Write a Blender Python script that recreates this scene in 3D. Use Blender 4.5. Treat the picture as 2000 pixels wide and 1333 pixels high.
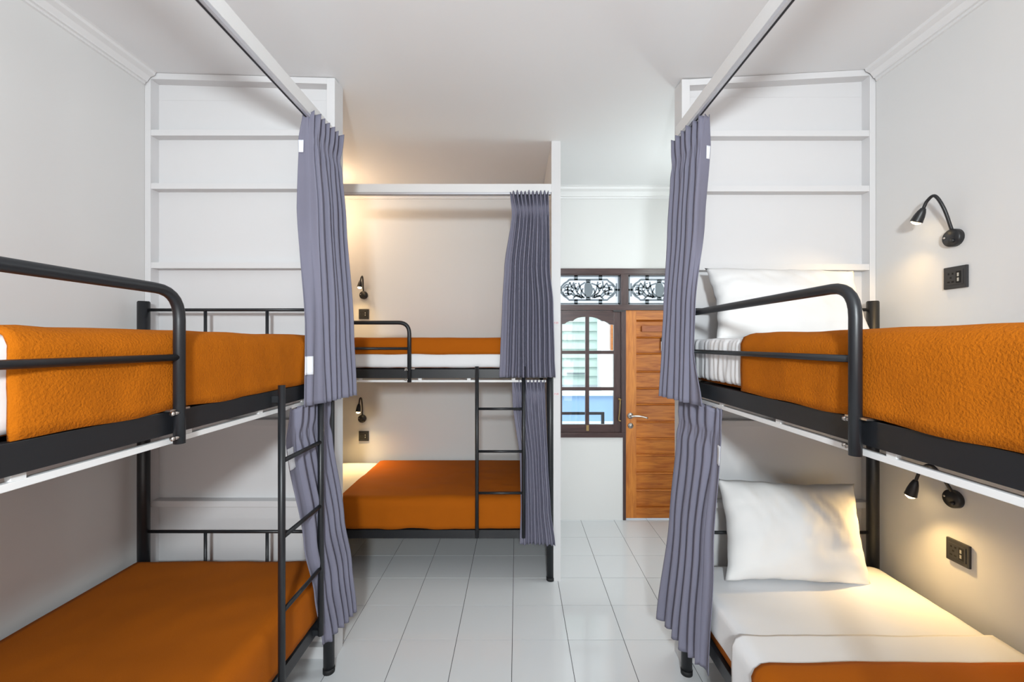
import bpy, bmesh, math, random
from mathutils import Vector, Matrix, noise
random.seed(7)
for o in list(bpy.data.objects): bpy.data.objects.remove(o)
S = bpy.context.scene
C = S.collection
PI = math.pi

# ------------------------------------------------------------------ camera
cam = bpy.data.cameras.new('camera'); co = bpy.data.objects.new('camera', cam); C.objects.link(co)
co.location = (0, 0, 1.6); co.rotation_euler = (PI/2, 0, 0)
cam.sensor_width = 36.0; cam.lens = 36.0*825/2000
cam.shift_x = -10/2000; cam.shift_y = 3.5/2000; cam.clip_start = 0.02
S.camera = co
# ------------------------------------------------------------------ world, lights, exposure
w = bpy.data.worlds.new('world'); S.world = w; w.use_nodes = True
w.node_tree.nodes['Background'].inputs[0].default_value = (0.86, 0.93, 1.0, 1)
w.node_tree.nodes['Background'].inputs[1].default_value = 2.1
S.view_settings.view_transform = 'Standard'; S.view_settings.look = 'None'
S.view_settings.gamma = 1.0; S.view_settings.use_curve_mapping = False
S.view_settings.exposure = 0.29
def light(name, typ, loc, power, col, **kw):
    l = bpy.data.lights.new(name, typ); l.energy = power; l.color = col
    for k, v in kw.items():
        if k not in ('aim',): setattr(l, k, v)
    o = bpy.data.objects.new(name, l); C.objects.link(o); o.location = loc
    if 'aim' in kw:
        d = Vector(kw['aim']) - Vector(loc); o.rotation_euler = d.to_track_quat('-Z', 'Y').to_euler()
    return o
# unseen camera flash, not a room fitting, above and behind the viewer
light('camera_flash', 'SPOT', (0.03, -1.15, 2.1), 255, (0.87, 0.96, 1.0), shadow_soft_size=0.11, spot_size=2.5, spot_blend=0.9, aim=(0.03, 3.0, 1.85))
# soft fill added in front of the solid rear wall, no window there
light('rear_fill', 'AREA', (0, -1.25, 1.45), 29, (1.0, 0.96, 0.92), shape='RECTANGLE', size=2.4, size_y=2.3, aim=(0, 3, 1.45))
# added doorway fill, and the entrance lamp behind the far right partition
light('doorway_fill', 'AREA', (1.70, 2.75, 1.2), 9, (0.92, 1.0, 0.98), shape='RECTANGLE', size=.8, size_y=1.8, aim=(1.0, 3.4, 1.1))
light('entrance_lamp', 'POINT', (1.50, 2.9, 2.3), 11, (0.90, 1.0, 0.98), shadow_soft_size=0.12)
# warm lamp of the recess behind the left partition
light('recess_lamp', 'POINT', (-1.62, 3.40, 2.72), 7.5, (1.0, 0.70, 0.42), shadow_soft_size=0.05)
light('sun', 'SUN', (2, 9, 8), 3.0, (1.0, 0.97, 0.92), angle=0.3, aim=(1.6, 12, 0))

# ------------------------------------------------------------------ materials
def srgb(r, g, b):
    f = lambda c: (c/255/12.92 if c/255 <= .04045 else ((c/255+.055)/1.055)**2.4)
    return (f(r), f(g), f(b), 1)
def mat(name, col, rough=.5, metal=0, bump=0, bscale=50, vary=0, vscale=3, spec=.5, sheen=0, coat=0):
    m = bpy.data.materials.new(name); m.use_nodes = True
    nt = m.node_tree; p = nt.nodes['Principled BSDF']
    p.inputs['Base Color'].default_value = col; p.inputs['Roughness'].default_value = rough
    p.inputs['Metallic'].default_value = metal; p.inputs['Specular IOR Level'].default_value = spec
    p.inputs['Sheen Weight'].default_value = sheen; p.inputs['Coat Weight'].default_value = coat
    if bump or vary:
        tc = nt.nodes.new('ShaderNodeTexCoord')
    if vary:
        n = nt.nodes.new('ShaderNodeTexNoise'); n.inputs['Scale'].default_value = vscale; n.inputs['Detail'].default_value = 5
        nt.links.new(tc.outputs['Object'], n.inputs['Vector'])
        mx = nt.nodes.new('ShaderNodeMix'); mx.data_type = 'RGBA'
        mx.inputs[6].default_value = tuple(c*(1-vary) for c in col[:3])+(1,)
        mx.inputs[7].default_value = tuple(min(1, c*(1+vary)) for c in col[:3])+(1,)
        nt.links.new(n.outputs['Fac'], mx.inputs[0]); nt.links.new(mx.outputs[2], p.inputs['Base Color'])
    if bump:
        n2 = nt.nodes.new('ShaderNodeTexNoise'); n2.inputs['Scale'].default_value = bscale; n2.inputs['Detail'].default_value = 4
        nt.links.new(tc.outputs['Object'], n2.inputs['Vector'])
        b = nt.nodes.new('ShaderNodeBump'); b.inputs['Strength'].default_value = bump; b.inputs['Distance'].default_value = .004
        nt.links.new(n2.outputs['Fac'], b.inputs['Height']); nt.links.new(b.outputs['Normal'], p.inputs['Normal'])
    return m
def emit(name, col, st):
    m = bpy.data.materials.new(name); m.use_nodes = True
    p = m.node_tree.nodes['Principled BSDF']
    p.inputs['Base Color'].default_value = col
    p.inputs['Emission Color'].default_value = col; p.inputs['Emission Strength'].default_value = st
    return m
def wood(name, c1, c2, scale, rough, axis=0):
    m = bpy.data.materials.new(name); m.use_nodes = True
    nt = m.node_tree; p = nt.nodes['Principled BSDF']; p.inputs['Roughness'].default_value = rough
    tc = nt.nodes.new('ShaderNodeTexCoord'); mp = nt.nodes.new('ShaderNodeMapping')
    sc = [scale*9]*3; sc[axis] = scale; mp.inputs['Scale'].default_value = sc
    oi = nt.nodes.new('ShaderNodeObjectInfo'); ad = nt.nodes.new('ShaderNodeVectorMath'); ad.operation = 'ADD'
    nt.links.new(tc.outputs['Object'], ad.inputs[0]); nt.links.new(oi.outputs['Random'], ad.inputs[1])
    nt.links.new(ad.outputs[0], mp.inputs['Vector'])
    n = nt.nodes.new('ShaderNodeTexNoise'); n.inputs['Scale'].default_value = 1.0; n.inputs['Detail'].default_value = 6
    n.inputs['Distortion'].default_value = 1.2
    nt.links.new(mp.outputs['Vector'], n.inputs['Vector'])
    r = nt.nodes.new('ShaderNodeValToRGB'); r.color_ramp.elements[0].position = .32; r.color_ramp.elements[1].position = .68
    r.color_ramp.elements[0].color = c1; r.color_ramp.elements[1].color = c2
    nt.links.new(n.outputs['Fac'], r.inputs['Fac']); nt.links.new(r.outputs['Color'], p.inputs['Base Color'])
    return m
M = {
 'wall': mat('wall_paint', srgb(216, 215, 214), .7, bump=.08, bscale=14, vary=.015, vscale=2),
 'ceil': mat('ceiling_paint', srgb(230, 230, 231), .8, bump=.08, bscale=6, vary=.015, vscale=1.5),
 'trim': mat('trim_white', srgb(222, 221, 221), .45),
 'panel': mat('partition_white', srgb(213, 212, 213), .5, bump=.05, bscale=9, vary=.012),
 'tile': mat('tile_glaze', srgb(216, 218, 220), .10, vary=.012, vscale=2.2),
 'grout': mat('grout', srgb(70, 70, 72), .9),
 'black': mat('black_powder_coat', srgb(27, 29, 33), .40, bump=.03, bscale=180),
 'rubber': mat('rubber', srgb(22, 22, 24), .7),
 'steel': mat('steel', srgb(205, 200, 195), .3, 1),
 'brass': mat('aged_brass', srgb(165, 140, 95), .4, .9),
 'orange': mat('orange_fleece', srgb(170, 92, 8), .95, bump=.6, bscale=190, vary=.10, vscale=30, spec=.15),
 'orange2': mat('orange_cotton', srgb(164, 85, 3), .9, bump=.18, bscale=300, vary=.05, vscale=8, spec=.2),
 'sheet': mat('white_cotton', srgb(224, 224, 226), .85, bump=.12, bscale=26, spec=.2),
 'pillow': mat('pillow_cotton', srgb(222, 221, 220), .8, bump=.15, bscale=11, spec=.25),
 'curtain': mat('grey_curtain', srgb(119, 118, 134), .8, bump=.1, bscale=400, spec=.2, vary=.03, vscale=10),
 'patch': mat('white_patch', srgb(222, 224, 232), .8),
 'alu': mat('track_aluminium', srgb(205, 206, 212), .35, .6),
 'gap': mat('track_slot', srgb(40, 40, 44), .8),
 'brown': wood('dark_brown_wood', srgb(58, 40, 40), srgb(78, 56, 54), 5, .35, 0),
 'brownv': wood('dark_brown_wood_upright', srgb(58, 40, 40), srgb(76, 54, 53), 5, .35, 2),
 'door': wood('teak', srgb(162, 86, 26), srgb(202, 124, 46), 4, .38, 0),
 'doorv': wood('teak_upright', srgb(170, 96, 34), srgb(204, 128, 52), 4, .38, 2),
 'block': wood('red_teak', srgb(150, 78, 36), srgb(172, 98, 52), 6, .4, 0),
 'fret': mat('grey_fretwork', srgb(112, 122, 130), .5),
 'lampblk': mat('lamp_black', srgb(30, 30, 32), .4),
 'plate': mat('socket_black', srgb(46, 46, 48), .45),
 'hole': mat('socket_hole', srgb(10, 10, 10), .8),
 'usb': mat('usb_silver', srgb(190, 190, 185), .35, .7),
 'bulb': emit('warm_bulb', (1, .72, .34, 1), 14),
 'red': mat('red_print', srgb(214, 150, 156), .7),
 'sticker': mat('sticker_paper', srgb(226, 214, 216), .7),
 'louvre': mat('pale_green_boards', srgb(186, 206, 198), .7),
 'outwhite': mat('exterior_white', srgb(240, 240, 240), .8),
 'outblue': mat('exterior_blue', srgb(142, 172, 208), .7, vary=.06, vscale=4),
 'outfloor': mat('terrace_tile', srgb(196, 214, 226), .4),
 'cardblk': mat('card_black', srgb(40, 34, 34), .6),
}
def glass():
    m = bpy.data.materials.new('window_glass'); m.use_nodes = True; nt = m.node_tree
    for n in list(nt.nodes): nt.nodes.remove(n)
    o = nt.nodes.new('ShaderNodeOutputMaterial'); t = nt.nodes.new('ShaderNodeBsdfTransparent'); g = nt.nodes.new('ShaderNodeBsdfGlossy')
    t.inputs[0].default_value = (.95, .98, .97, 1); g.inputs['Roughness'].default_value = .03
    mx = nt.nodes.new('ShaderNodeMixShader'); mx.inputs[0].default_value = .06
    nt.links.new(t.outputs[0], mx.inputs[1]); nt.links.new(g.outputs[0], mx.inputs[2]); nt.links.new(mx.outputs[0], o.inputs[0])
    return m
def frosted():
    m = bpy.data.materials.new('milky_glass'); m.use_nodes = True; nt = m.node_tree
    for n in list(nt.nodes): nt.nodes.remove(n)
    o = nt.nodes.new('ShaderNodeOutputMaterial'); t = nt.nodes.new('ShaderNodeBsdfTranslucent'); g = nt.nodes.new('ShaderNodeBsdfDiffuse')
    t.inputs[0].default_value = (.97, .98, 1, 1); g.inputs[0].default_value = (.9, .9, .92, 1)
    mx = nt.nodes.new('ShaderNodeMixShader'); mx.inputs[0].default_value = .3
    nt.links.new(t.outputs[0], mx.inputs[1]); nt.links.new(g.outputs[0], mx.inputs[2]); nt.links.new(mx.outputs[0], o.inputs[0])
    return m
M['glass'] = glass(); M['frost'] = frosted()

# ------------------------------------------------------------------ mesh helpers
def obj(name, bm, m, parent=None, smooth=False, solid=0):
    bmesh.ops.recalc_face_normals(bm, faces=bm.faces)
    me = bpy.data.meshes.new(name); bm.to_mesh(me); bm.free()
    me.materials.append(M[m])
    if smooth:
        for p in me.polygons: p.use_smooth = True
    o = bpy.data.objects.new(name, me); C.objects.link(o); o.parent = parent
    if solid:
        md = o.modifiers.new('thickness', 'SOLIDIFY'); md.thickness = solid; md.offset = 0
    return o
def tag(o, label=None, cat=None, group=None, kind=None):
    if label: o['label'] = label
    if cat: o['category'] = cat
    if group: o['group'] = group
    if kind: o['kind'] = kind
    return o
def thing(name, label, cat, loc=(0, 0, 0), rz=0, group=None):
    o = bpy.data.objects.new(name, None); C.objects.link(o); o.empty_display_size = .05
    o.location = loc; o.rotation_euler = (0, 0, rz)
    return tag(o, label, cat, group)
def struct(o): o['kind'] = 'structure'; return o
def copy_tree(o, parent=None):
    c = o.copy(); C.objects.link(c); c.parent = parent
    for ch in list(o.children): copy_tree(ch, c)
    return c
def box(bm, x0, x1, y0, y1, z0, z1, bev=0):
    r = bmesh.ops.create_cube(bm, size=1)
    vs = r['verts']
    for v in vs:
        v.co = Vector(((x0+x1)/2+v.co.x*(x1-x0), (y0+y1)/2+v.co.y*(y1-y0), (z0+z1)/2+v.co.z*(z1-z0)))
    if bev:
        es = list({e for v in vs for e in v.link_edges})
        bmesh.ops.bevel(bm, geom=es, offset=bev, segments=2, affect='EDGES', profile=.7)
    return bm
def B(*a, **k): return box(bmesh.new(), *a, **k)
def tube(bm, pts, r, n=12, cap=True):
    pts = [Vector(p) for p in pts]; rs = r if isinstance(r, (list, tuple)) else [r]*len(pts)
    rings = []; up = None
    for i, p in enumerate(pts):
        t = (pts[min(i+1, len(pts)-1)]-pts[max(i-1, 0)]).normalized()
        if up is None:
            up = Vector((0, 0, 1)) if abs(t.z) < .9 else Vector((1, 0, 0))
        a = (up - t*up.dot(t)).normalized(); b = t.cross(a); up = a
        rings.append([bm.verts.new(p+(a*math.cos(2*PI*k/n)+b*math.sin(2*PI*k/n))*rs[i]) for k in range(n)])
    for i in range(len(rings)-1):
        for k in range(n):
            bm.faces.new((rings[i][k], rings[i][(k+1) % n], rings[i+1][(k+1) % n], rings[i+1][k]))
    if cap:
        bm.faces.new(rings[0][::-1]); bm.faces.new(rings[-1])
    return bm
def T(pts, r, n=12): return tube(bmesh.new(), pts, r, n)
def arc_path(pts, rad, seg=7):
    """polyline with rounded corners"""
    pts = [Vector(p) for p in pts]; out = [pts[0]]
    for i in range(1, len(pts)-1):
        a, b, c = pts[i-1], pts[i], pts[i+1]
        d1 = (a-b).normalized(); d2 = (c-b).normalized()
        p0 = b+d1*rad; p1 = b+d2*rad
        for k in range(seg+1):
            t = k/seg
            out.append(p0*(1-t)**2+b*2*t*(1-t)+p1*t*t)
    out.append(pts[-1]); return out
def spline(pts, seg=6):
    pts = [Vector(p) for p in pts]; P = [pts[0]*2-pts[1]]+pts+[pts[-1]*2-pts[-2]]; out = []
    for i in range(1, len(P)-2):
        for k in range(seg):
            t = k/seg; a, b, c, d = P[i-1], P[i], P[i+1], P[i+2]
            out.append(.5*((2*b)+(c-a)*t+(2*a-5*b+4*c-d)*t*t+(3*b-a-3*c+d)*t**3))
    out.append(pts[-1]); return out
def prism(bm, poly, y0, y1):
    """polygon in xz extruded along y"""
    a = [bm.verts.new((x, y0, z)) for x, z in poly]; b = [bm.verts.new((x, y1, z)) for x, z in poly]
    bm.faces.new(a); bm.faces.new(b[::-1]); n = len(poly)
    for i in range(n): bm.faces.new((a[i], b[i], b[(i+1) % n], a[(i+1) % n]))
    return bm
def extrude_profile(prof, p0, p1, out, up=Vector((0, 0, 1))):
    """profile (out, up) swept straight from p0 to p1"""
    bm = bmesh.new(); p0 = Vector(p0); p1 = Vector(p1); out = Vector(out)
    a = [bm.verts.new(p0+out*u+up*v) for u, v in prof]; b = [bm.verts.new(p1+out*u+up*v) for u, v in prof]
    bm.faces.new(a); bm.faces.new(b[::-1]); n = len(prof)
    for i in range(n): bm.faces.new((a[i], b[i], b[(i+1) % n], a[(i+1) % n]))
    return bm
def grid_mesh(bm, P):
    V = [[bm.verts.new(p) for p in row] for row in P]
    for i in range(len(V)-1):
        for j in range(len(V[0])-1):
            bm.faces.new((V[i][j], V[i][j+1], V[i+1][j+1], V[i+1][j]))
    return bm
def nz(x, y, z=0, s=1): return noise.noise(Vector((x*s, y*s, z*s+3.1)))
def rbox(x0, x1, y0, y1, z0, z1, r, n=(24, 12, 4), disp=None):
    """soft box: subdivided, rounded, displaced"""
    bm = bmesh.new(); seen = {}
    def vert(i, j, k):
        key = (i, j, k)
        if key not in seen:
            p = Vector((x0+(x1-x0)*i/n[0], y0+(y1-y0)*j/n[1], z0+(z1-z0)*k/n[2]))
            q = Vector((min(max(p.x, x0+r), x1-r), min(max(p.y, y0+r), y1-r), min(max(p.z, z0+r), z1-r)))
            d = p-q; L = d.length
            nn = d/L if L > 1e-6 else Vector((0, 0, 0))
            p = q+nn*r if L > 1e-6 else p
            if disp: p = p+disp(p, nn)
            seen[key] = bm.verts.new(p)
        return seen[key]
    for a, b, c in ((0, 1, 2), (0, 2, 1), (1, 2, 0)):
        for side in (0, n[c]):
            for i in range(n[a]):
                for j in range(n[b]):
                    q = []
                    for di, dj in ((0, 0), (1, 0), (1, 1), (0, 1)):
                        k = [0, 0, 0]; k[a] = i+di; k[b] = j+dj; k[c] = side; q.append(vert(*k))
                    bm.faces.new(q)
    return bm

# ------------------------------------------------------------------ the room
XL, XR, YB, YF = -1.875, 1.782, 3.81, -1.35
def ceil_z(x, y):
    def at2(x):
        pts = [(-1.9, 2.962), (-.9, 2.935), (.25, 2.925), (.82, 2.912), (1.3, 2.935), (1.8, 2.962)]
        for (a, za), (b, zb) in zip(pts, pts[1:]):
            if x <= b: return za+(zb-za)*(max(x, a)-a)/(b-a)
        return pts[-1][1]
    t = min(max((y-2.1)/1.7, 0), 1)
    return at2(x)*(1-t)+2.992*t
bm = bmesh.new()
xs = [XL-.1+(XR-XL+.2)*i/24 for i in range(25)]; ys = [YF-.1+(YB-YF+.2)*j/24 for j in range(25)]
grid_mesh(bm, [[(x, y, ceil_z(x, y)) for x in xs] for y in ys])
ceil = struct(obj('ceiling', bm, 'ceil', smooth=True))
md = ceil.modifiers.new('thickness', 'SOLIDIFY'); md.thickness = .12; md.offset = 1
struct(obj('wall_left', B(XL-.12, XL, YF-.12, YB+.12, 0, 3.12), 'wall'))
struct(obj('wall_right', B(XR, XR+.12, YF-.12, YB+.12, 0, 3.12), 'wall'))
struct(obj('wall_front', B(XL, XR, YF-.12, YF, 0, 3.12), 'wall'))
sW = .004618
WX = lambda px: (px-1010)*sW
WZ = lambda py: 1.6-(py-670)*sW
xw0, xw1, zt = WX(1075), 1.765, WZ(525)
bm = bmesh.new()
box(bm, XL, xw0, YB, YB+.12, 0, 3.12); box(bm, xw0, XR, YB, YB+.12, zt, 3.12)
box(bm, xw0, WX(1217), YB, YB+.12, 0, WZ(853)); box(bm, xw1, XR, YB, YB+.12, 0, zt)
struct(obj('wall_back', bm, 'wall'))
# floor: grout bed with single tiles
fl = struct(obj('floor', B(XL-.1, XR+.1, YF-.1, YB+.4, -.1, -.003), 'grout'))
tiles = {}
xi = -.026; yi = 2.8727
for i in range(-7, 7):
    for j in range(-15, 5):
        x0, x1 = max(xi+.3*i, XL), min(xi+.3*(i+1), XR); y0, y1 = max(yi+.3*j, YF), min(yi+.3*(j+1), YB+.10)
        if x1-x0 < .012 or y1-y0 < .012: continue
        key = (round(x1-x0, 3), round(y1-y0, 3))
        if key not in tiles:
            a, b = (x1-x0)/2-.0016, (y1-y0)/2-.0016
            o = obj('tile', B(-a, a, -b, b, -.008, 0), 'tile', fl); tiles[key] = o.data
        else:
            o = bpy.data.objects.new('tile', tiles[key]); C.objects.link(o); o.parent = fl
        o.location = ((x0+x1)/2, (y0+y1)/2, random.uniform(-.0004, .0004))
# cornices
prof = [(0, 0), (.074, 0), (.074, -.008), (.062, -.012), (.058, -.024), (.036, -.034), (.022, -.052), (.020, -.058), (.010, -.060), (.009, -.070), (0, -.072)]
struct(obj('trim_1', extrude_profile(prof, (XL, YF, 2.968), (XL, 2.12, 2.968), (1, 0, 0)), 'trim'))
struct(obj('trim_2', extrude_profile(prof, (XR, YF, 2.968), (XR, 2.09, 2.968), (-1, 0, 0)), 'trim'))
profb = [(u*1.3, v*1.4) for u, v in prof]
struct(obj('trim_3', extrude_profile(profb, (XL, YB, 2.996), (XR, YB, 2.996), (0, -1, 0)), 'trim'))
struct(obj('trim_4', extrude_profile(prof, (XL, 2.24, 2.975), (XL, YB, 2.992), (1, 0, 0)), 'trim'))

# ------------------------------------------------------------------ shelf partitions between the beds
def partition(label, xa, xb, yf, depth, side, bots):
    """xa wall end, xb aisle end; shallow shelves facing the viewer"""
    t = thing('shelf_partition', label, 'shelf', ((xa+xb)/2, yf+depth, 0), 0, 'shelved partitions at the bed ends')
    ox, oy = (xa+xb)/2, yf+depth
    def P(name, x0, x1, y0, y1, z0, z1): return obj(name, B(min(x0, x1)-ox, max(x0, x1)-ox, y0-oy, y1-oy, z0, z1, bev=.0015), 'panel', t)
    s = 1 if xb > xa else -1
    P('back_panel', xa, xb, yf+.05, yf+depth, 0, 2.85)
    za, zb = ceil_z(xa+s*.01, yf)-.002, ceil_z(xb, yf)-.002
    P('stile', xa+s*.001, xa+s*.03, yf, yf+.051, 0, za)
    P('stile', xb-s*.04, xb, yf, yf+.051, 0, zb)
    bm = bmesh.new(); prism(bm, [(xa+s*.03-ox, za-.03), (xb-s*.04-ox, zb-.03), (xb-s*.04-ox, zb), (xa+s*.03-ox, za)], yf-oy, yf+.051-oy)
    obj('top_rail', bm, 'panel', t)
    bm = bmesh.new(); prism(bm, [(xa-ox, 2.85), (xb-ox, 2.85), (xb-ox, zb+.005), (xa-ox, za+.005)], yf+.05-oy, yf+depth-oy)
    obj('head_panel', bm, 'panel', t)
    for z in bots: P('shelf', xa+s*.03, xb-s*.04, yf+.002, yf+.051, z, z+.03)
    P('base_board', xa+s*.03, xb-s*.04, yf+.01, yf+.051, 0, .06)
    return t
pl = partition('white shelved partition at the foot of the left bunk', XL, -.918, 2.126, .10, 1, (2.645, 2.376, 1.976, 1.58, 1.182, .772, .38))
pr = partition('white shelved partition behind the pillows of the right bunk', XR, .818, 2.098, .095, -1, (2.628, 2.353, 1.962, 1.58, 1.182, .776, .38))
bm = B(.230, .292, 2.833, YB, 0, ceil_z(.26, 2.84)+.02, bev=.002)
wm = struct(obj('wall_middle', bm, 'panel'))
def sticker(parent, x, y, z, wd=.03):
    st = obj('sticker', B(x-wd/2, x+wd/2, y-.0012, y, z-.009, z+.009), 'sticker', parent)
    bm = bmesh.new()
    for k, (a, b, c, d) in enumerate(((-.42, -.36, -.6, .6), (-.36, -.24, .3, .6), (-.36, -.24, -.1, .15), (-.12, -.08, -.6, -.35), (.0, .2, .4, .6), (.14, .2, 0, .5), (.0, .2, -.1, .1), (.0, .06, -.6, 0), (.0, .2, -.6, -.4), (.28, .34, -.6, .6), (.34, .44, .4, .6), (.34, .44, -.6, -.4), (.42, .46, -.5, .5))):
        box(bm, x+a*wd, x+b*wd, y-.0018, y-.001, z+c*.009, z+d*.009)
    obj('print', bm, 'red', st)
sticker(wm, .262, 2.833, 1.6-(631-670)*.003434); sticker(wm, .264, 2.833, 1.6-(770-670)*.003434)
ox, oy = pl.location.x, pl.location.y
sticker(pl, -.9345-ox, 2.126-oy, 1.6-(831-670)*.002577, .022)

# ------------------------------------------------------------------ curtain beams with tracks
def beam(label, x0, x1, y0, y1, z0, z1, track, hook):
    t = thing('curtain_beam', label, 'beam', ((x0+x1)/2, (y0+y1)/2, z0), 0, 'curtain beams')
    L = t.location
    obj('board', B(x0-L.x, x1-L.x, y0-L.y, y1-L.y, 0, z1-z0, bev=.002), 'trim', t)
    a, b, c, d = track
    tr = obj('track', B(a-L.x, b-L.x, c-L.y, d-L.y, -.014, 0), 'alu', t)
    obj('slot', B(*[v-o for v, o in zip(hook, (L.x, L.x, L.y, L.y))], -.0155, -.0135), 'gap', tr)
    return t
beam('long white beam with curtain track over the left bunk', -.950, -.915, -.9, 2.126, 2.614, 2.672, (-.94, -.917, -.9, 2.12), (-.937, -.930, -.9, 2.12))
beam('long white beam with curtain track over the right bunk', .787, .822, -.9, 2.098, 2.614, 2.672, (.789, .812, -.9, 2.09), (.802, .809, -.9, 2.09))
beam('short white beam with curtain track over the far bunk', XL+.001, .230, 2.833, 2.872, 2.612, 2.667, (XL+.03, .226, 2.836, 2.86), (XL+.03, .226, 2.852, 2.858))

# ------------------------------------------------------------------ bunk bed (local: x from head to foot, aisle towards -y)
LEN, WID = 2.0, .9
def make_bunk():
    t = thing('bunk_bed', '', 'bunk bed', group='black steel bunk beds')
    for x in (0, LEN):
        for y in (0, -WID):
            p = obj('post', T([(x, y, .02), (x, y, 1.798)], .0255, 20), 'black', t, True)
            obj('foot_cap', T([(x, y, 0), (x, y, .022)], .0275, 20), 'rubber', p, True)
            obj('end_cap', T([(x, y, 1.796), (x, y, 1.802)], [.0255, .022], 20), 'rubber', p, True)
    for nm, z0, z1 in (('upper_side_rail', 1.362, 1.422), ('lower_side_rail', .285, .340)):
        for y in (0, -WID):
            obj(nm, B(.02, LEN-.02, y-.0125, y+.0125, z0, z1, bev=.002), 'black', t)
    for nm, x in (('headboard', 0), ('footboard', LEN)):
        for zt_, zb_ in ((1.76, 1.39), (.682, .31)):
            h = obj(nm, T([(x, -.01, zt_), (x, -WID+.01, zt_)], .0078, 10), 'black', t, True)
            obj('end_rail', B(x-.0125, x+.0125, -WID+.02, -.02, zb_-.028, zb_+.028, bev=.002), 'black', h)
            for k in (1, 2):
                obj('bar', T([(x, -WID*k/3, zb_), (x, -WID*k/3, zt_)], .0075, 10), 'black', h, True)
    for z in (1.392, .316):
        obj('mattress_base', B(.02, LEN-.02, -WID+.014, -.014, z, z+.022), 'black', t)
    # guard rail: an inverted U of tube on the aisle side at the head
    yg = -WID-.029
    pts = arc_path([(.075, yg, 1.336), (.075, yg, 1.735), (1.055, yg, 1.735), (1.055, yg, 1.336)], .075)
    g = obj('guard_rail', T(pts, .0135, 14), 'black', t, True)
    obj('guard_bar', T([(.075, yg, 1.562), (1.055, yg, 1.562)], .0088, 10), 'black', g, True)
    for x in (.075, 1.055):
        obj('clamp_plate', B(x-.03, x+.034, yg-.002, -WID+.02, 1.423, 1.428, bev=.001), 'steel', g)
        for z in (1.418, 1.354):
            bm = T([(x-.022, yg-.004, z), (x-.006, yg-.006, z)], .0045, 8); tube(bm, [(x-.030, yg-.003, z), (x-.022, yg-.004, z)], .0062, 6)
            obj('bolt', bm, 'steel', g, True)
    # ladder
    yl = -WID-.045
    bm = bmesh.new()
    for x in (1.508, 1.818): tube(bm, [(x, yl, .305), (x, yl, 1.443)], .0125, 12)
    l = obj('ladder', bm, 'black', t, True)
    for z in (1.161, .878, .602): obj('rung', T([(1.508, yl, z), (1.818, yl, z)], .0088, 10), 'black', l, True)
    for x in (1.508, 1.818):
        for z in (1.392, .318): obj('hanger', B(x-.008, x+.008, yl, -WID, z-.012, z+.012), 'black', l)
    # white curtain track under the upper side rail
    tr = obj('curtain_track', B(.03, LEN-.03, -WID-.006, -WID+.012, 1.334, 1.349, bev=.002), 'trim', t)
    for x in (.35, .72, 1.12, 1.45, 1.75): obj('track_bracket', B(x-.012, x+.012, -WID-.003, -WID+.009, 1.348, 1.364), 'trim', tr)
    return t
bunkL = make_bunk(); bunkR = copy_tree(bunkL); bunkM = copy_tree(bunkL)
bunkL.location = (-1.815, .053, 0); bunkL.rotation_euler.z = PI/2; bunkL['label'] = 'black steel bunk bed along the left wall, ladder at its foot'
bunkR.location = (1.720, 2.043, 0); bunkR.rotation_euler.z = -PI/2; bunkR['label'] = 'black steel bunk bed along the right wall with white pillows'
bunkM.location = (-1.775, 3.75, 0); bunkM['label'] = 'black steel bunk bed in the far recess, seen side on'

# ------------------------------------------------------------------ bedding in the beds' own axes
BEDS = {'left': bunkL, 'right': bunkR, 'far': bunkM}
def place(o, bed): b = BEDS[bed]; o.location = b.location; o.rotation_euler = b.rotation_euler
def mattress(bed, z0, z1, y_aisle, label, pleat=0, low=.004):
    t = thing('mattress', label, 'mattress', group='single mattresses on the bunks'); place(t, bed)
    obj('body', rbox(.03, LEN-.03, y_aisle+.004, -.012, z0, z1-.012, .03, (16, 8, 3)), 'orange2', t, True)
    def d(p, n):
        h = .0018*nz(p.x, p.y, p.z, 6)+.002*nz(p.x, p.y, p.z, 14)
        if pleat and n.y < -.5 and p.x < .62: h += pleat*(1.6*nz(p.x*44, 0, p.z*5)+.8*nz(p.x*23+p.z*6, 4, p.z*2)+.35)
        return n*h
    obj('sheet', rbox(.024, LEN-.024, y_aisle-.002, -.008, z0+low, z1, .03, (280 if pleat else 60, 26, 10), d), 'sheet', t, True)
    return t
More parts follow.
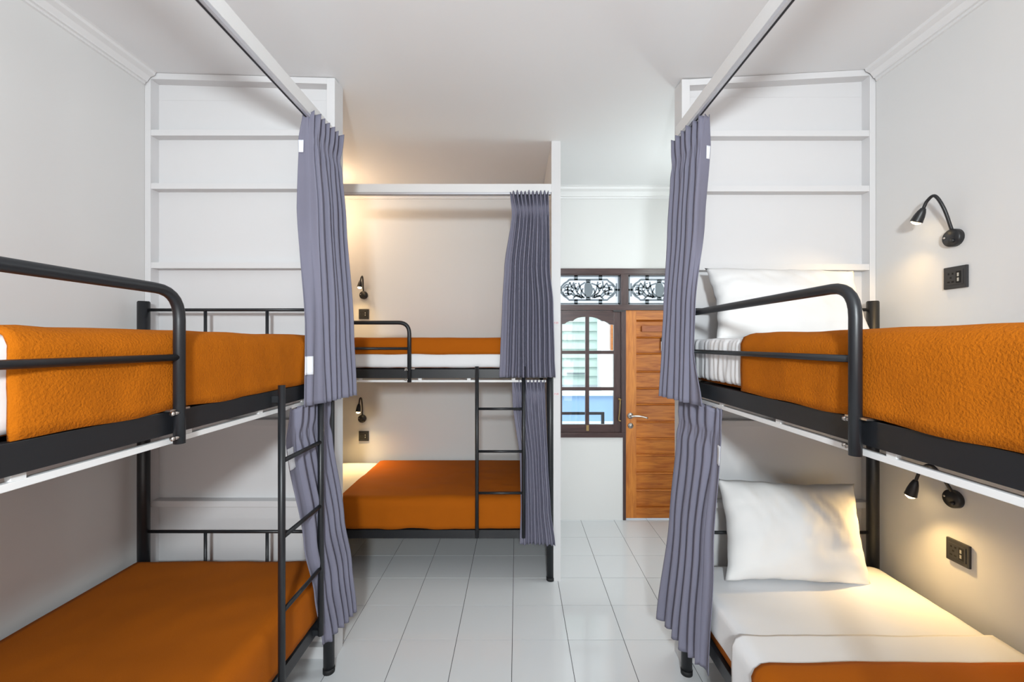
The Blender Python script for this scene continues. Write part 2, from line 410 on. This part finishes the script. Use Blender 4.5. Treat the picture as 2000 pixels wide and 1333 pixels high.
def blanket(bed, name, m, u0, u1, ztop, ya, zside, label, foot=.18, amp=1.0, grp='orange blankets on the bunks', thick=.008, round_=.032, bulge=0, skew=0):
    """cover lying over the mattress: drops over the aisle side and the foot end"""
    def fold(d, L, r):
        if d <= L-r: return d, 0
        a = (d-(L-r))/r
        if a < PI/2: return L-r+r*math.sin(a), r*(1-math.cos(a))
        return L, r+(d-(L-r)-r*PI/2)
    W = -ya; dropV = ztop-zside
    nV = 44; P = []
    lenV = (W-.012)-round_+round_*PI/2+(dropV-round_)
    lenU = (u1-u0)-round_+round_*PI/2+(foot-round_) if foot else (u1-u0)
    nU = 84
    for i in range(nU+1):
        row = []
        for j in range(nV+1):
            dv = lenV*j/nV; v, dz = fold(dv, W-.012, round_)
            du = lenU*i/nU
            if foot: u, dzu = fold(du, u1-u0, round_)
            else: u, dzu = du, 0
            x = u0+u; y = -.012-v
            x += skew*(v/W-.5)*(1-i/nU)
            z = ztop-min(dz+dzu, max(dropV, foot))
            h = amp*(.005*nz(x, y, z, 3.0)+.0035*nz(x+5, y*1.6, z, 8))
            if dz > round_: # hanging side: soft folds and an uneven hem
                y -= amp*(.005*(1+nz(x, 0, 0, 7))+.003*nz(x, z, 0, 16))+bulge*math.sin(PI*min(1, (dz-round_)/max(.01, dropV-round_)))
                if j > nV-6: z += amp*.008*(nz(x, 1, 0, 6)+.25)*(j-nV+6)/6
            elif dzu <= round_: z += max(h, -.004)*min(1, 4*v+.2)
            e = (.012 if thick > .004 else 0)*max(0, 1-i/2.0) ; z -= e*(.4 if dz < round_ else 0); y += e*.4 if dz > round_ else 0
            row.append((x, y, z))
        P.append(row)
    o = obj(name, grid_mesh(bmesh.new(), P), m, None, True, thick); place(o, bed)
    return tag(o, label, 'blanket' if m.startswith('orange') else 'sheet', grp)
Z = {'up': (1.423, 1.618), 'lo': (.341, .543)}
mattress('left', *Z['up'], -.902, 'white-sheeted mattress on the upper left bunk')
mattress('left', *Z['lo'], -.898, 'mattress on the lower left bunk under an orange blanket')
mattress('right', *Z['up'], -.902, 'upper right bunk mattress with a pleated white sheet at its head', pleat=.005, low=.012)
mattress('right', *Z['lo'], -.912, 'lower right bunk mattress, white sheet in the lamplight', low=.038)
mattress('far', *Z['up'], -.902, 'far upper bunk mattress with white sheet below the blanket', pleat=.004)
mattress('far', *Z['lo'], -.898, 'far lower bunk mattress, white sheet lit yellow at its head')
blanket('left', 'blanket', 'orange', .70, 1.978, 1.630, -.908, 1.4225, 'fleecy orange blanket on the upper left bunk')
blanket('left', 'blanket', 'orange2', .55, 1.975, .556, -.904, .352, 'dark-lit orange blanket covering the lower left bunk')
blanket('right', 'blanket', 'orange', .52, 1.975, 1.630, -.908, 1.4225, 'fleecy orange blanket on the upper right bunk')
blanket('right', 'blanket', 'orange2', .668, 1.975, .560, -.955, .335, 'orange blanket at the lower right corner of the photo', amp=.8, round_=.05)
blanket('right', 'top_sheet', 'sheet', .525, 1.30, .5475, -.944, .30, 'white top sheet hanging over the edge of the lower right bunk', foot=0, amp=.7, thick=.002, round_=.03, grp='loose white sheets')
blanket('far', 'blanket', 'orange2', .645, 1.975, 1.632, -.908, 1.522, 'folded orange blanket on the far upper bunk, white sheet showing below', amp=.5)
blanket('far', 'blanket', 'orange2', .565, 1.975, .556, -.904, .348, 'orange blanket on the far lower bunk behind the ladder', amp=1.2)

# ------------------------------------------------------------------ pillows
def pillow(label, loc, lean, rot, wd, ht, th, seed):
    n = 40; P = {}
    bm = bmesh.new()
    def pt(i, j, s):
        a = -1+2*i/n; b = -1+2*j/n
        pin = 1-.055*(1-abs(a)**2)*abs(b)**3; pin2 = 1-.085*(1-abs(b)**2)*abs(a)**3
        x = a*wd/2*pin2; y = b*ht/2*pin
        f = max(0, (1-abs(a)**2.6))**.55*max(0, (1-abs(b)**2.6))**.55
        z = s*th/2*f
        edge = max(abs(a), abs(b))
        wv = .012*nz(a*2+seed, b*2, s, 1.3)+.007*abs(nz(a*3+seed, b*1.2, s, 2.6))*(1 if b > -.3 else .6)
        wv += .006*nz(a*7+seed+b*3, b*2.2, 0, 1)*edge
        rid = .012*math.exp(-((a+.45*b-.1)*7 % 1.4-.7)**2*22)*max(0, b)*f
        z += s*(wv*f-rid*.6+  .0060*math.sin(a*13+b*5+4*nz(a*1.5+seed, b, 0, 1.6))*max(0, b+.15)**1.1*f*(.5+.7*abs(nz(a*3+seed, 2, 0, 1)))+.005*math.sin(b*13-a*6+3*nz(a+seed, b*2, 0, 2))*abs(a)**2*f)
        x += .006*nz(b*4, seed, 0, 1)*abs(a)**3; y += .009*nz(a*4, seed+3, 0, 1)*abs(b)**3
        return (x, y, z)
    for s in (1, -1):
        for i in range(n+1):
            for j in range(n+1):
                e = i in (0, n) or j in (0, n)
                if e and s == -1: P[(i, j, s)] = P[(i, j, 1)]
                else: P[(i, j, s)] = bm.verts.new(pt(i, j, s))
        for i in range(n):
            for j in range(n):
                q = [P[(i, j, s)], P[(i+1, j, s)], P[(i+1, j+1, s)], P[(i, j+1, s)]]
                bm.faces.new(q if s == 1 else q[::-1])
    o = obj('pillow', bm, 'pillow', None, True)
    o.matrix_world = Matrix.Translation(loc) @ Matrix.Rotation(PI/2-lean, 4, 'X') @ Matrix.Rotation(rot, 4, 'Z')
    return tag(o, label, 'pillow', 'white pillows on the right bunk')
pillow('plump white pillow leaning in the lower right bunk', (1.245, 1.915, .748), math.radians(16), math.radians(-2), .64, .43, .19, 2.3)
pillow('white pillow behind the guard rail of the upper right bunk', (1.23, 1.925, 1.775), math.radians(22), math.radians(-1.5), .70, .37, .17, 8.1)

# ------------------------------------------------------------------ curtains
def curtain(label, levels, nf, amp, side, patch=(), flapw=.18, seed=0, head=.1, hem=0):
    """levels: (z, A, B, C) top to bottom: free edge, end of the flat flap, far end (plan x, y). side: sign of the fold displacement"""
    zt_, zb_ = levels[0][0], levels[-1][0]
    ns, nv = nf*14, 64
    def lev(z):
        for a, b in zip(levels, levels[1:]):
            if z >= b[0]:
                t = (a[0]-z)/(a[0]-b[0]); t = t*t*(3-2*t)*.6+t*.4
                return [Vector(p)*(1-t)+Vector(q)*t for p, q in zip(a[1:], b[1:])]
        return [Vector(p) for p in levels[-1][1:]]
    def pt(s, v, off=0):
        z = zt_+(zb_-zt_)*v
        A, Bp, Cc = lev(z)
        if s < flapw:
            q = s/flapw; base = A.lerp(Bp, q); dr = Bp-A; am = .25
        else:
            q = (s-flapw)/(1-flapw); base = Bp.lerp(Cc, q); dr = Cc-Bp; am = 1
        blend = min(1, abs(s-flapw)/.05)
        d = (Cc-A).normalized() if (Cc-A).length else dr.normalized()
        nrm = Vector((d.y, -d.x))*side
        ph = s*nf+.42*nz(s*nf*.55, v*.7, seed, 1)*min(1, v*5)+.20*nz(s*5, v*2.4, seed+5, 1)*min(1, v*4)
        wv = math.cos(2*PI*ph); wv = math.copysign(abs(wv)**.75, wv)
        pinch = math.exp(-((v*(zt_-zb_)-head)/.035)**2)
        top = max(0, 1-v*(zt_-zb_)/head)
        k = amp*(.75+.35*v)*(1-.78*pinch)*(1+.9*top)*(.55+1.1*abs(nz(s*nf*.7, v*.8, seed, 1)))
        p = base+nrm*(wv*k*am+off)+Vector((0, -off))
        # gather lines close to the pinch
        near = math.exp(-((v*(zt_-zb_)-head-.03)/.06)**2)
        p = p+nrm*(.004*math.sin(2*PI*nf*3*s+2)*near*am)
        zz = z+.006*top*math.sin(2*PI*nf*s*1+1)+(hem*nz(s*nf*.5, 0, seed+2, 1))*v**6
        return (p.x, p.y, zz)
    P = [[pt(i/ns, j/nv) for i in range(ns+1)] for j in range(nv+1)]
    o = obj('curtain', grid_mesh(bmesh.new(), P), 'curtain', None, True, .0025)
    tag(o, label, 'curtain', 'grey bunk curtains')
    for (s0, s1, v0, v1) in patch:
        Q = [[pt(s0+(s1-s0)*i/6, v0+(v1-v0)*j/6, .004) for i in range(7)] for j in range(7)]
        obj('fastener_patch', grid_mesh(bmesh.new(), Q), 'patch', o, True, .002)
    return o
curtain('tall grey curtain tied over the foot of the upper left bunk',
        [(2.628, (-.945, 1.86), (-.905, 1.88), (-.885, 2.10)), (2.50, (-.972, 1.875), (-.90, 1.875), (-.885, 2.10)), (2.2, (-.985, 1.885), (-.878, 1.87), (-.865, 2.115)),
         (1.68, (-.898, 1.785), (-.858, 1.86), (-.835, 2.125)), (1.336, (-.882, 1.745), (-.852, 1.86), (-.822, 2.13))],
        8, .017, 1, [(.0, .09, .10, .142), (.0, .12, .84, .90)], .28, 1.0, .13)
curtain('tall grey curtain at the head of the upper right bunk',
        [(2.60, (.850, 1.86), (.815, 1.85), (.775, 2.095)), (2.48, (.862, 1.88), (.808, 1.86), (.772, 2.095)), (2.15, (.850, 1.91), (.795, 1.87), (.757, 2.105)),
         (1.76, (.768, 1.815), (.765, 1.87), (.738, 2.10)), (1.56, (.766, 1.825), (.762, 1.87), (.728, 2.10)), (1.336, (.763, 1.735), (.752, 1.85), (.712, 2.095))],
        7, .016, -1, [(.0, .09, .10, .145)], .24, 4.0, .13)
curtain('grey pleated curtain on the far upper bunk',
        [(2.602, (-.048, 2.825), (-.03, 2.825), (.208, 2.815)), (2.46, (-.035, 2.812), (-.01, 2.81), (.212, 2.812)), (2.1, (-.085, 2.805), (-.05, 2.80), (.216, 2.80)), (1.86, (-.098, 2.797), (-.06, 2.793), (.238, 2.795)), (1.50, (-.112, 2.792), (-.07, 2.788), (.246, 2.79)), (1.372, (-.118, 2.79), (-.075, 2.786), (.252, 2.79))],
        10, .028, 1, (), .08, 7.0, .11)
curtain('grey curtain behind the ladder of the lower left bunk',
        [(1.335, (-.905, 1.675), (-.905, 1.72), (-.905, 2.0)), (1.2, (-.907, 1.655), (-.902, 1.72), (-.90, 2.015)), (.75, (-.896, 1.77), (-.888, 1.82), (-.858, 2.07)), (.50, (-.886, 1.84), (-.876, 1.88), (-.842, 2.12)), (.238, (-.878, 1.90), (-.868, 1.94), (-.825, 2.14))],
        6, .021, 1, [(.0, .09, .14, .22)], .12, 11.0, .12, .03)
curtain('long grey curtain spreading beside the lower right bunk',
        [(1.335, (.805, 1.655), (.805, 1.70), (.800, 2.035)), (1.2, (.805, 1.665), (.800, 1.72), (.782, 2.03)), (.75, (.792, 1.70), (.782, 1.76), (.755, 2.06)), (.235, (.786, 1.725), (.775, 1.79), (.708, 2.09))],
        6, .024, -1, [(.0, .10, .13, .20)], .22, 15.0, .12, .03)
curtain('grey curtain between the ladder and post of the far lower bunk',
        [(1.345, (-.035, 2.866), (-.02, 2.862), (.185, 2.85)), (1.2, (-.03, 2.866), (-.01, 2.862), (.19, 2.845)), (.8, (.02, 2.845), (.04, 2.84), (.205, 2.82)), (.5, (.025, 2.83), (.045, 2.82), (.222, 2.80)), (.262, (.018, 2.812), (.04, 2.808), (.252, 2.795))],
        9, .014, 1, (), .07, 19.0, .10, .01)
curtain('narrow edge of a grey curtain at the head of the far lower bunk',
        [(1.335, (-1.215, 2.85), (-1.23, 2.85), (-1.45, 2.85)), (1.2, (-1.22, 2.85), (-1.24, 2.85), (-1.43, 2.85)), (.6, (-1.185, 2.82), (-1.205, 2.82), (-1.40, 2.82)), (.262, (-1.145, 2.80), (-1.165, 2.80), (-1.40, 2.80))],
        7, .014, -1, (), .08, 23.0, .1)

# ------------------------------------------------------------------ reading lamps and sockets (local: wall at y = 0, room towards -y)
def reading_lamp(label, loc, rz, pts, power, aim, cone=1.9):
    t = thing('reading_lamp', label, 'lamp', loc, rz, 'gooseneck reading lamps')
    bm = T([(0, .002, 0), (0, -.018, 0), (0, -.022, 0)], [.036, .036, .033], 28); obj('wall_base', bm, 'lampblk', t, True)
    obj('switch_knob', T([(.012, -.02, -.014), (.012, -.031, -.014)], .0075, 14), 'lampblk', t, True)
    obj('screw', T([(-.024, -.021, .004), (-.024, -.0235, .004)], .0042, 10), 'steel', t, True)
    path = spline([(0, -.014, .028)]+list(pts[:-1]), 8)
    obj('gooseneck', T(path, .0062, 10), 'lampblk', t, True)
    a, b = Vector(pts[-2]), Vector(pts[-1]); d = (b-a)
    h = obj('lamp_head', T([a-d*.04, a, a+d*.25, a+d*.6, a+d*.93, b, b-d*.03], [.007, .0095, .015, .0195, .0215, .0225, .018], 20), 'lampblk', t, True)
    obj('bulb', T([b-d*.03, b+d*.10, b+d*.2], [.017, .0165, .007], 16), 'bulb', h, True)
    l = bpy.data.lights.new('reading_light', 'SPOT'); l.energy = power; l.color = (1.0, .66, .27); l.spot_size = cone; l.spot_blend = .9; l.shadow_soft_size = .015
    lo = bpy.data.objects.new('reading_light', l); C.objects.link(lo)
    mw = Matrix.Translation(loc) @ Matrix.Rotation(rz, 4, 'Z'); lo.location = mw @ (b+d*.26)
    lo.rotation_euler = (Vector(aim)-lo.location).to_track_quat('-Z', 'Y').to_euler()
    return t
reading_lamp('lit gooseneck lamp on the right wall above the upper bunk', (XR, 1.717, 2.027), -PI/2, [(-.002, -.045, .12), (-.022, -.062, .178), (-.046, -.07, .166), (-.060, -.073, .138), (-.086, -.078, .090)], 5.0, (1.45, 1.95, 1.6), 2.3)
reading_lamp('gooseneck lamp on the right wall shining on the lower bunk', (XR, 1.717, .965), -PI/2, [(.0, -.045, .075), (-.03, -.065, .125), (-.066, -.074, .105), (-.088, -.079, .045), (-.106, -.084, -.022)], 12, (1.42, 1.60, .55), 2.7)
reading_lamp('small lit gooseneck lamp above the far upper bunk', (-1.381, YB, 2.029), 0, [(.002, -.03, .11), (.006, -.055, .160), (.006, -.085, .148), (.004, -.098, .115), (.0, -.106, .058)], 6, (-1.45, 3.5, 1.6), 2.5)
reading_lamp('small lit gooseneck lamp above the far lower bunk', (-1.393, YB, .917), 0, [(.008, -.03, .10), (.010, -.06, .185), (.008, -.09, .19), (.006, -.105, .145), (.002, -.112, .078)], 19, (-1.30, 3.35, .55), 2.6)
def socket(label, loc, rz):
    t = thing('wall_socket', label, 'socket', loc, rz, 'black power sockets')
    p = obj('plate', B(-.045, .045, -.010, .001, -.045, .045, bev=.004), 'plate', t)
    obj('insert', B(-.034, .034, -.0118, -.009, -.030, .030, bev=.001), 'plate', p)
    for x, z, wd, ht in ((-.022, .016, .006, .008), (-.006, .016, .006, .008), (-.014, 0, .007, .007), (-.022, -.017, .009, .006), (-.006, -.017, .009, .006)):
        obj('pin_hole', B(x-wd/2, x+wd/2, -.0124, -.011, z-ht/2, z+ht/2), 'hole', p)
    f = obj('usb_panel', B(.007, .026, -.0125, -.011, -.024, .024), 'hole', p)
    for z in (.010, -.010): obj('usb_port', B(.012, .019, -.0132, -.0115, z-.007, z+.007), 'usb', p)
    return t
socket('black power socket above the upper right bunk', (XR, 1.711, 1.865), -PI/2)
socket('black power socket beside the lower right bunk', (XR, 1.701, .755), -PI/2)
socket('black power socket above the far upper bunk', (-1.381, YB, 1.859), 0)
socket('black power socket above the far lower bunk', (-1.381, YB, .7595), 0)

# ------------------------------------------------------------------ window, transom and door in the back wall
def empty_struct(name, loc):
    o = bpy.data.objects.new(name, None); C.objects.link(o); o.location = loc; o.empty_display_size = .05; o['kind'] = 'structure'; return o
FY0, FY1 = 3.796, 3.90
win = empty_struct('window_1', (0, 0, 0))
def wb(name, px0, px1, py0, py1, y0, y1, m, parent, bev=.002):
    return obj(name, B(WX(px0), WX(px1), y0, y1, WZ(py1), WZ(py0), bev=bev), m, parent)
wb('frame_post', 1075, 1084, 605, 846, FY0, FY1, 'brownv', win); wb('frame_post', 1213, 1222, 605, 846, FY0, FY1, 'brownv', win)
wb('sill', 1072, 1219, 845, 854, FY0-.012, FY1, 'brown', win)
sy0, sy1 = 3.812, 3.848
wb('sash_stile', 1084, 1098, 607, 845, sy0, sy1, 'brownv', win); wb('sash_stile', 1199, 1213, 607, 845, sy0, sy1, 'brownv', win)
wb('sash_rail', 1098, 1199, 830, 845, sy0, sy1, 'brown', win)
sc = [(40, 172), (70, 168), (86, 154), (120, 141), (150, 140), (168, 124), (200, 108), (245, 100), (295, 97), (345, 100), (390, 111), (425, 128), (440, 140), (470, 143), (500, 158), (522, 175), (560, 178)]
poly = [(WX(1098), WZ(607))]+[(WX(1090+cx/5.13), WZ(600+cy/5.13)) for cx, cy in sc]+[(WX(1199), WZ(607))]
poly[1] = (WX(1098), poly[1][1])
obj('scalloped_rail', prism(bmesh.new(), poly, sy0, sy1), 'brown', win)
wb('muntin', 1143.5, 1151, 617, 832, sy0+.002, sy1-.004, 'brownv', win)
for a, b in ((685.5, 692), (757, 763.5)): wb('muntin', 1098, 1199, a, b, sy0+.003, sy1-.005, 'brown', win)
for x0, x1 in ((1097, 1144.5), (1150, 1200)):
    for y0, y1 in ((616, 687), (690, 759), (762, 832)): wb('pane', x0, x1, y0, y1, sy0+.014, sy0+.018, 'glass', win, 0)
hx, hz = WX(1209), WZ(780)
hb = bmesh.new(); tube(hb, [(hx, sy0, hz), (hx, sy0-.02, hz)], .010, 10)
tube(hb, spline([(hx+.006, sy0-.02, hz-.004), (hx+.004, sy0-.024, hz-.05), (hx, sy0-.022, hz-.12), (hx-.006, sy0-.018, hz-.185), (hx+.014, sy0-.018, hz-.195)], 4), .0055, 8)
tube(hb, [(hx-.012, sy0-.02, hz+.008), (hx+.018, sy0-.02, hz-.006)], .007, 8)
obj('casement_handle', hb, 'brass', win, True)
obj('bolt_plate', B(WX(1145), WX(1150), sy0-.006, sy0+.002, WZ(842), WZ(831)), 'brass', win)
sb = bmesh.new(); box(sb, WX(1197), WX(1221), sy0-.02, sy0-.012, WZ(609.5), WZ(606.5))
for k in range(6): tube(sb, [(WX(1199+k*4), sy0-.024, WZ(608)), (WX(1199+k*4), sy0-.01, WZ(608))], .005, 8)
obj('casement_stay', sb, 'plate', win)
# transom with fretwork
tra = empty_struct('window_2', (0, 0, 0))
wb('head_rail', 1072, 1392, 525, 536, FY0, FY1, 'brown', tra); wb('transom_rail', 1072, 1392, 596, 606.5, FY0-.004, FY1, 'brown', tra)
wb('transom_post', 1212.5, 1227, 536, 596, FY0+.002, FY1, 'brownv', tra); wb('transom_post', 1075, 1087, 536, 596, FY0+.002, FY1, 'brownv', tra)
wb('transom_post', 1352, 1392, 536, 596, FY0+.002, FY1, 'brownv', tra)
wb('inner_lip', 1087, 1352, 536, 538, FY0+.012, FY1, 'brown', tra); 
def fretwork(cx, cy, hw, hh, phase):
    bm = bmesh.new(); y0, y1 = FY0+.030, FY0+.036
    def rib(pts, wd):
        pts = [Vector((WX(cx+x), WZ(cy+y))) for x, y in pts]; wd = wd*sW/2
        L, R = [], []
        for i, p in enumerate(pts):
            d = (pts[min(i+1, len(pts)-1)]-pts[max(i-1, 0)]).normalized(); n = Vector((-d.y, d.x))*wd
            L.append(p+n); R.append(p-n)
        for i in range(len(pts)-1):
            q = [L[i], L[i+1], R[i+1], R[i]]
            prism(bm, [(v.x, v.y) for v in q], y0, y1)
    def sp(pts): return [(v.x, v.y) for v in spline([(x, y, 0) for x, y in pts], 4)]
    for s in (-1, 1): # border
        rib([(-hw, s*(hh-1.3)), (hw, s*(hh-1.3))], 2.8); rib([(s*(hw-1.5), -hh), (s*(hw-1.5), hh)], 3)
    r1, r2 = hw-9, hh-8.5
    ring = [(-r1+15, -r2), (r1-15, -r2), (r1-12, -r2+3.5), (r1-5, -r2+8), (r1, -r2+14), (r1, r2-14), (r1-5, r2-8), (r1-12, r2-3.5), (r1-15, r2), (-r1+15, r2), (-r1+12, r2-3.5), (-r1+5, r2-8), (-r1, r2-14), (-r1, -r2+14), (-r1+5, -r2+8), (-r1+12, -r2+3.5), (-r1+15, -r2)]
    rib(ring, 3.4)
    for s in (-1, 1):
        for t in (-1, 1): rib([(s*24, t*(r2-1)), (s*24, t*hh)], 7)
        rib([(s*(r1+3.2), -13), (s*(r1+3.2), 13)], 2.8); rib([(s*r1, 0), (s*hw, 0)], 4)
        for k, (x0, y0_, x1, y1_, x2, y2_) in enumerate(((5, 13, 14, 2, 19, -15), (7, 14, 20, 6, 27, -9), (8, 16, 24, 12, 33, 0), (6, -14, 16, -8, 22, 4), (28, -16, 32, -6, 44, -4), (26, 15, 34, 8, 46, 6), (36, -15, 40, -3, 38, 12), (20, -2, 30, -4, 36, -14), (30, 6, 40, 0, 48, 1), (10, -4, 13, 6, 11, 16), (12, 17, 22, 11, 30, 17), (40, -10, 46, -9, 50, -4), (40, 10, 45, 11, 50, 5))):
            j = 1.3*math.sin(k*2.3+phase+s)
            rib(sp([(s*x0, y0_+j), (s*(x1+j), y1_), (s*x2, y2_-j)]), 2.8)
        for (x, y, r) in ((24, -8, 4.6), (37, 6, 4.2), (31, -1, 3.2), (43, -3, 3.0), (19, 10, 3.0)):
            rib([(s*x+r*math.cos(a*PI/5), y+r*math.sin(a*PI/5)) for a in range(9)], 1.9)
    med = [(8.5*math.cos(a*PI/9)*(1+.12*math.cos(3*a*PI/9)), 16.5*math.sin(a*PI/9)) for a in range(18)]
    prism(bm, [(WX(cx+x), WZ(cy+y)) for x, y in med], y0, y1)
    for t in (-1, 1): rib([(0, t*14), (0, t*r2)], 9)
    obj('fretwork', bm, 'fret', tra)
fretwork(1149.5, 566, 61.5, 28.5, 0); fretwork(1289, 566, 61, 28.5, 1.7)
for a, b in ((1087, 1212.5), (1227, 1352)): wb('milky_pane', a, b, 537, 596, FY0+.06, FY0+.065, 'frost', tra, 0)
# door
dr = empty_struct('door_1', (0, 0, 0))
DY = 3.812
wb('stile', 1222.5, 1243, 605.5, 1013, DY, DY+.04, 'doorv', dr); wb('stile', 1370, 1391, 605.5, 1013, DY, DY+.04, 'doorv', dr)
wb('rail', 1243, 1370, 605.5, 625, DY, DY+.04, 'door', dr); wb('rail', 1243, 1370, 993, 1013, DY, DY+.04, 'door', dr)
js = [625, 658, 689.5, 725, 758, 789.5, 824, 857, 889, 924.5, 957.6, 993]
for k, (a, b) in enumerate(zip(js, js[1:])):
    bm = bmesh.new(); x0, x1 = WX(1243), WX(1370); z1, z0 = WZ(a)-.0015, WZ(b)+.0015
    # each board is tilted like a louvre with a proud rounded top edge
    tilt = .018 if k else .022
    a_ = [(DY+.010, z1), (DY+.002, z1-.007), (DY+.009+tilt*.35, z1-.016), (DY+.009+tilt, z0), (DY+.035, z0), (DY+.035, z1)]
    V0 = [bm.verts.new((x0, y, z)) for y, z in a_]; V1 = [bm.verts.new((x1, y, z)) for y, z in a_]
    bm.faces.new(V0); bm.faces.new(V1[::-1])
    for i in range(6): bm.faces.new((V0[i], V1[i], V1[(i+1) % 6], V0[(i+1) % 6]))
    obj('plank', bm, 'door', dr)
wb('backing', 1240, 1372, 620, 1000, DY+.034, DY+.039, 'door', dr)
wb('frame_post', 1216.5, 1222.2, 846, 1016, FY0+.004, FY1, 'brownv', dr)
wb('peg_board', 1254, 1325, 637, 648, DY+.0, DY+.03, 'block', dr)
hb = bmesh.new(); lx, lz = WX(1231), WZ(812.5)
tube(hb, [(lx, DY+.002, lz), (lx, DY-.010, lz)], .027, 20); tube(hb, [(lx, DY-.01, lz), (lx, DY-.05, lz)], .010, 12)
tube(hb, spline([(lx-.004, DY-.048, lz), (lx+.04, DY-.05, lz+.004), (lx+.09, DY-.048, lz), (lx+.145, DY-.044, lz-.014)], 5), [.010]*10+[.008]*6, 10)
obj('lever_handle', hb, 'steel', dr, True)
hb = bmesh.new(); tube(hb, [(lx+.002, DY+.002, WZ(832)), (lx+.002, DY-.009, WZ(832))], .025, 20); tube(hb, [(lx+.002, DY-.009, WZ(832)), (lx+.002, DY-.016, WZ(832))], .010, 12)
obj('lock_cylinder', hb, 'steel', dr, True)
cd = thing('notice_card', 'small white card with black top hanging on the wooden door', 'card', (WX(1303), DY, WZ(686)))
obj('card_face', B(-.055, .055, -.004, 0, 0, .085), 'outwhite', cd); obj('card_header', B(-.055, .055, -.006, 0, .085, .122), 'cardblk', cd)
# frame behind and right of door
wb('frame_post', 1392, 1397, 605, 1016, FY0, FY1, 'brownv', dr)

# ------------------------------------------------------------------ outside the window
gw = struct(obj('terrace_floor', B(-.5, 4.5, 3.95, 7.2, .50, .56), 'outfloor'))
lv = thing('louvred_wall', 'pale green horizontal boards seen through the window', 'shutter', (.77, 6.0, .56))
obj('backing', B(-.35, .37, .04, .08, .0, 2.6), 'outwhite', lv)
for k in range(12):
    z = .44+k*.128
    bm = bmesh.new(); prism(bm, [(-.35, z), (.37, z), (.37, z+.125), (-.35, z+.125)], .01, .04)
    for v in bm.verts:
        if v.co.z > z+.1 and v.co.y < .02: v.co.y += .022
    obj('board', bm, 'louvre', lv)
obj('door_pull', B(-.06, .25, -.01, .012, .60, .615), 'fret', lv)
tag(obj('white_pillar', B(1.14, 3.2, 5.72, 6.2, .56, 3.4), 'outwhite'), 'bright white wall outside to the right of the green boards', 'wall')
tag(obj('wooden_post', B(1.262, 1.298, 5.66, 5.72, 1.5, 3.2), 'door'), 'slim tan wooden post against the white outside wall', 'post')
tag(obj('blue_parapet', B(-.4, 2.6, 5.60, 5.70, .56, .90), 'outblue'), 'low blue painted wall outside below the green boards', 'wall')
obj('coping', B(-.4, 2.6, 5.58, 5.71, .90, .945), 'outwhite', bpy.data.objects['blue_parapet'])
bn = thing('metal_bench_frame', 'thin black metal frame standing outside the window', 'bench', (.6, 4.95, .56))
obj('top_tube', B(-.5, .42, -.015, .015, .198, .228), 'black', bn); obj('leg', B(.385, .42, -.015, .015, 0, .2), 'black', bn); obj('leg', B(-.5, -.465, -.015, .015, 0, .2), 'black', bn)
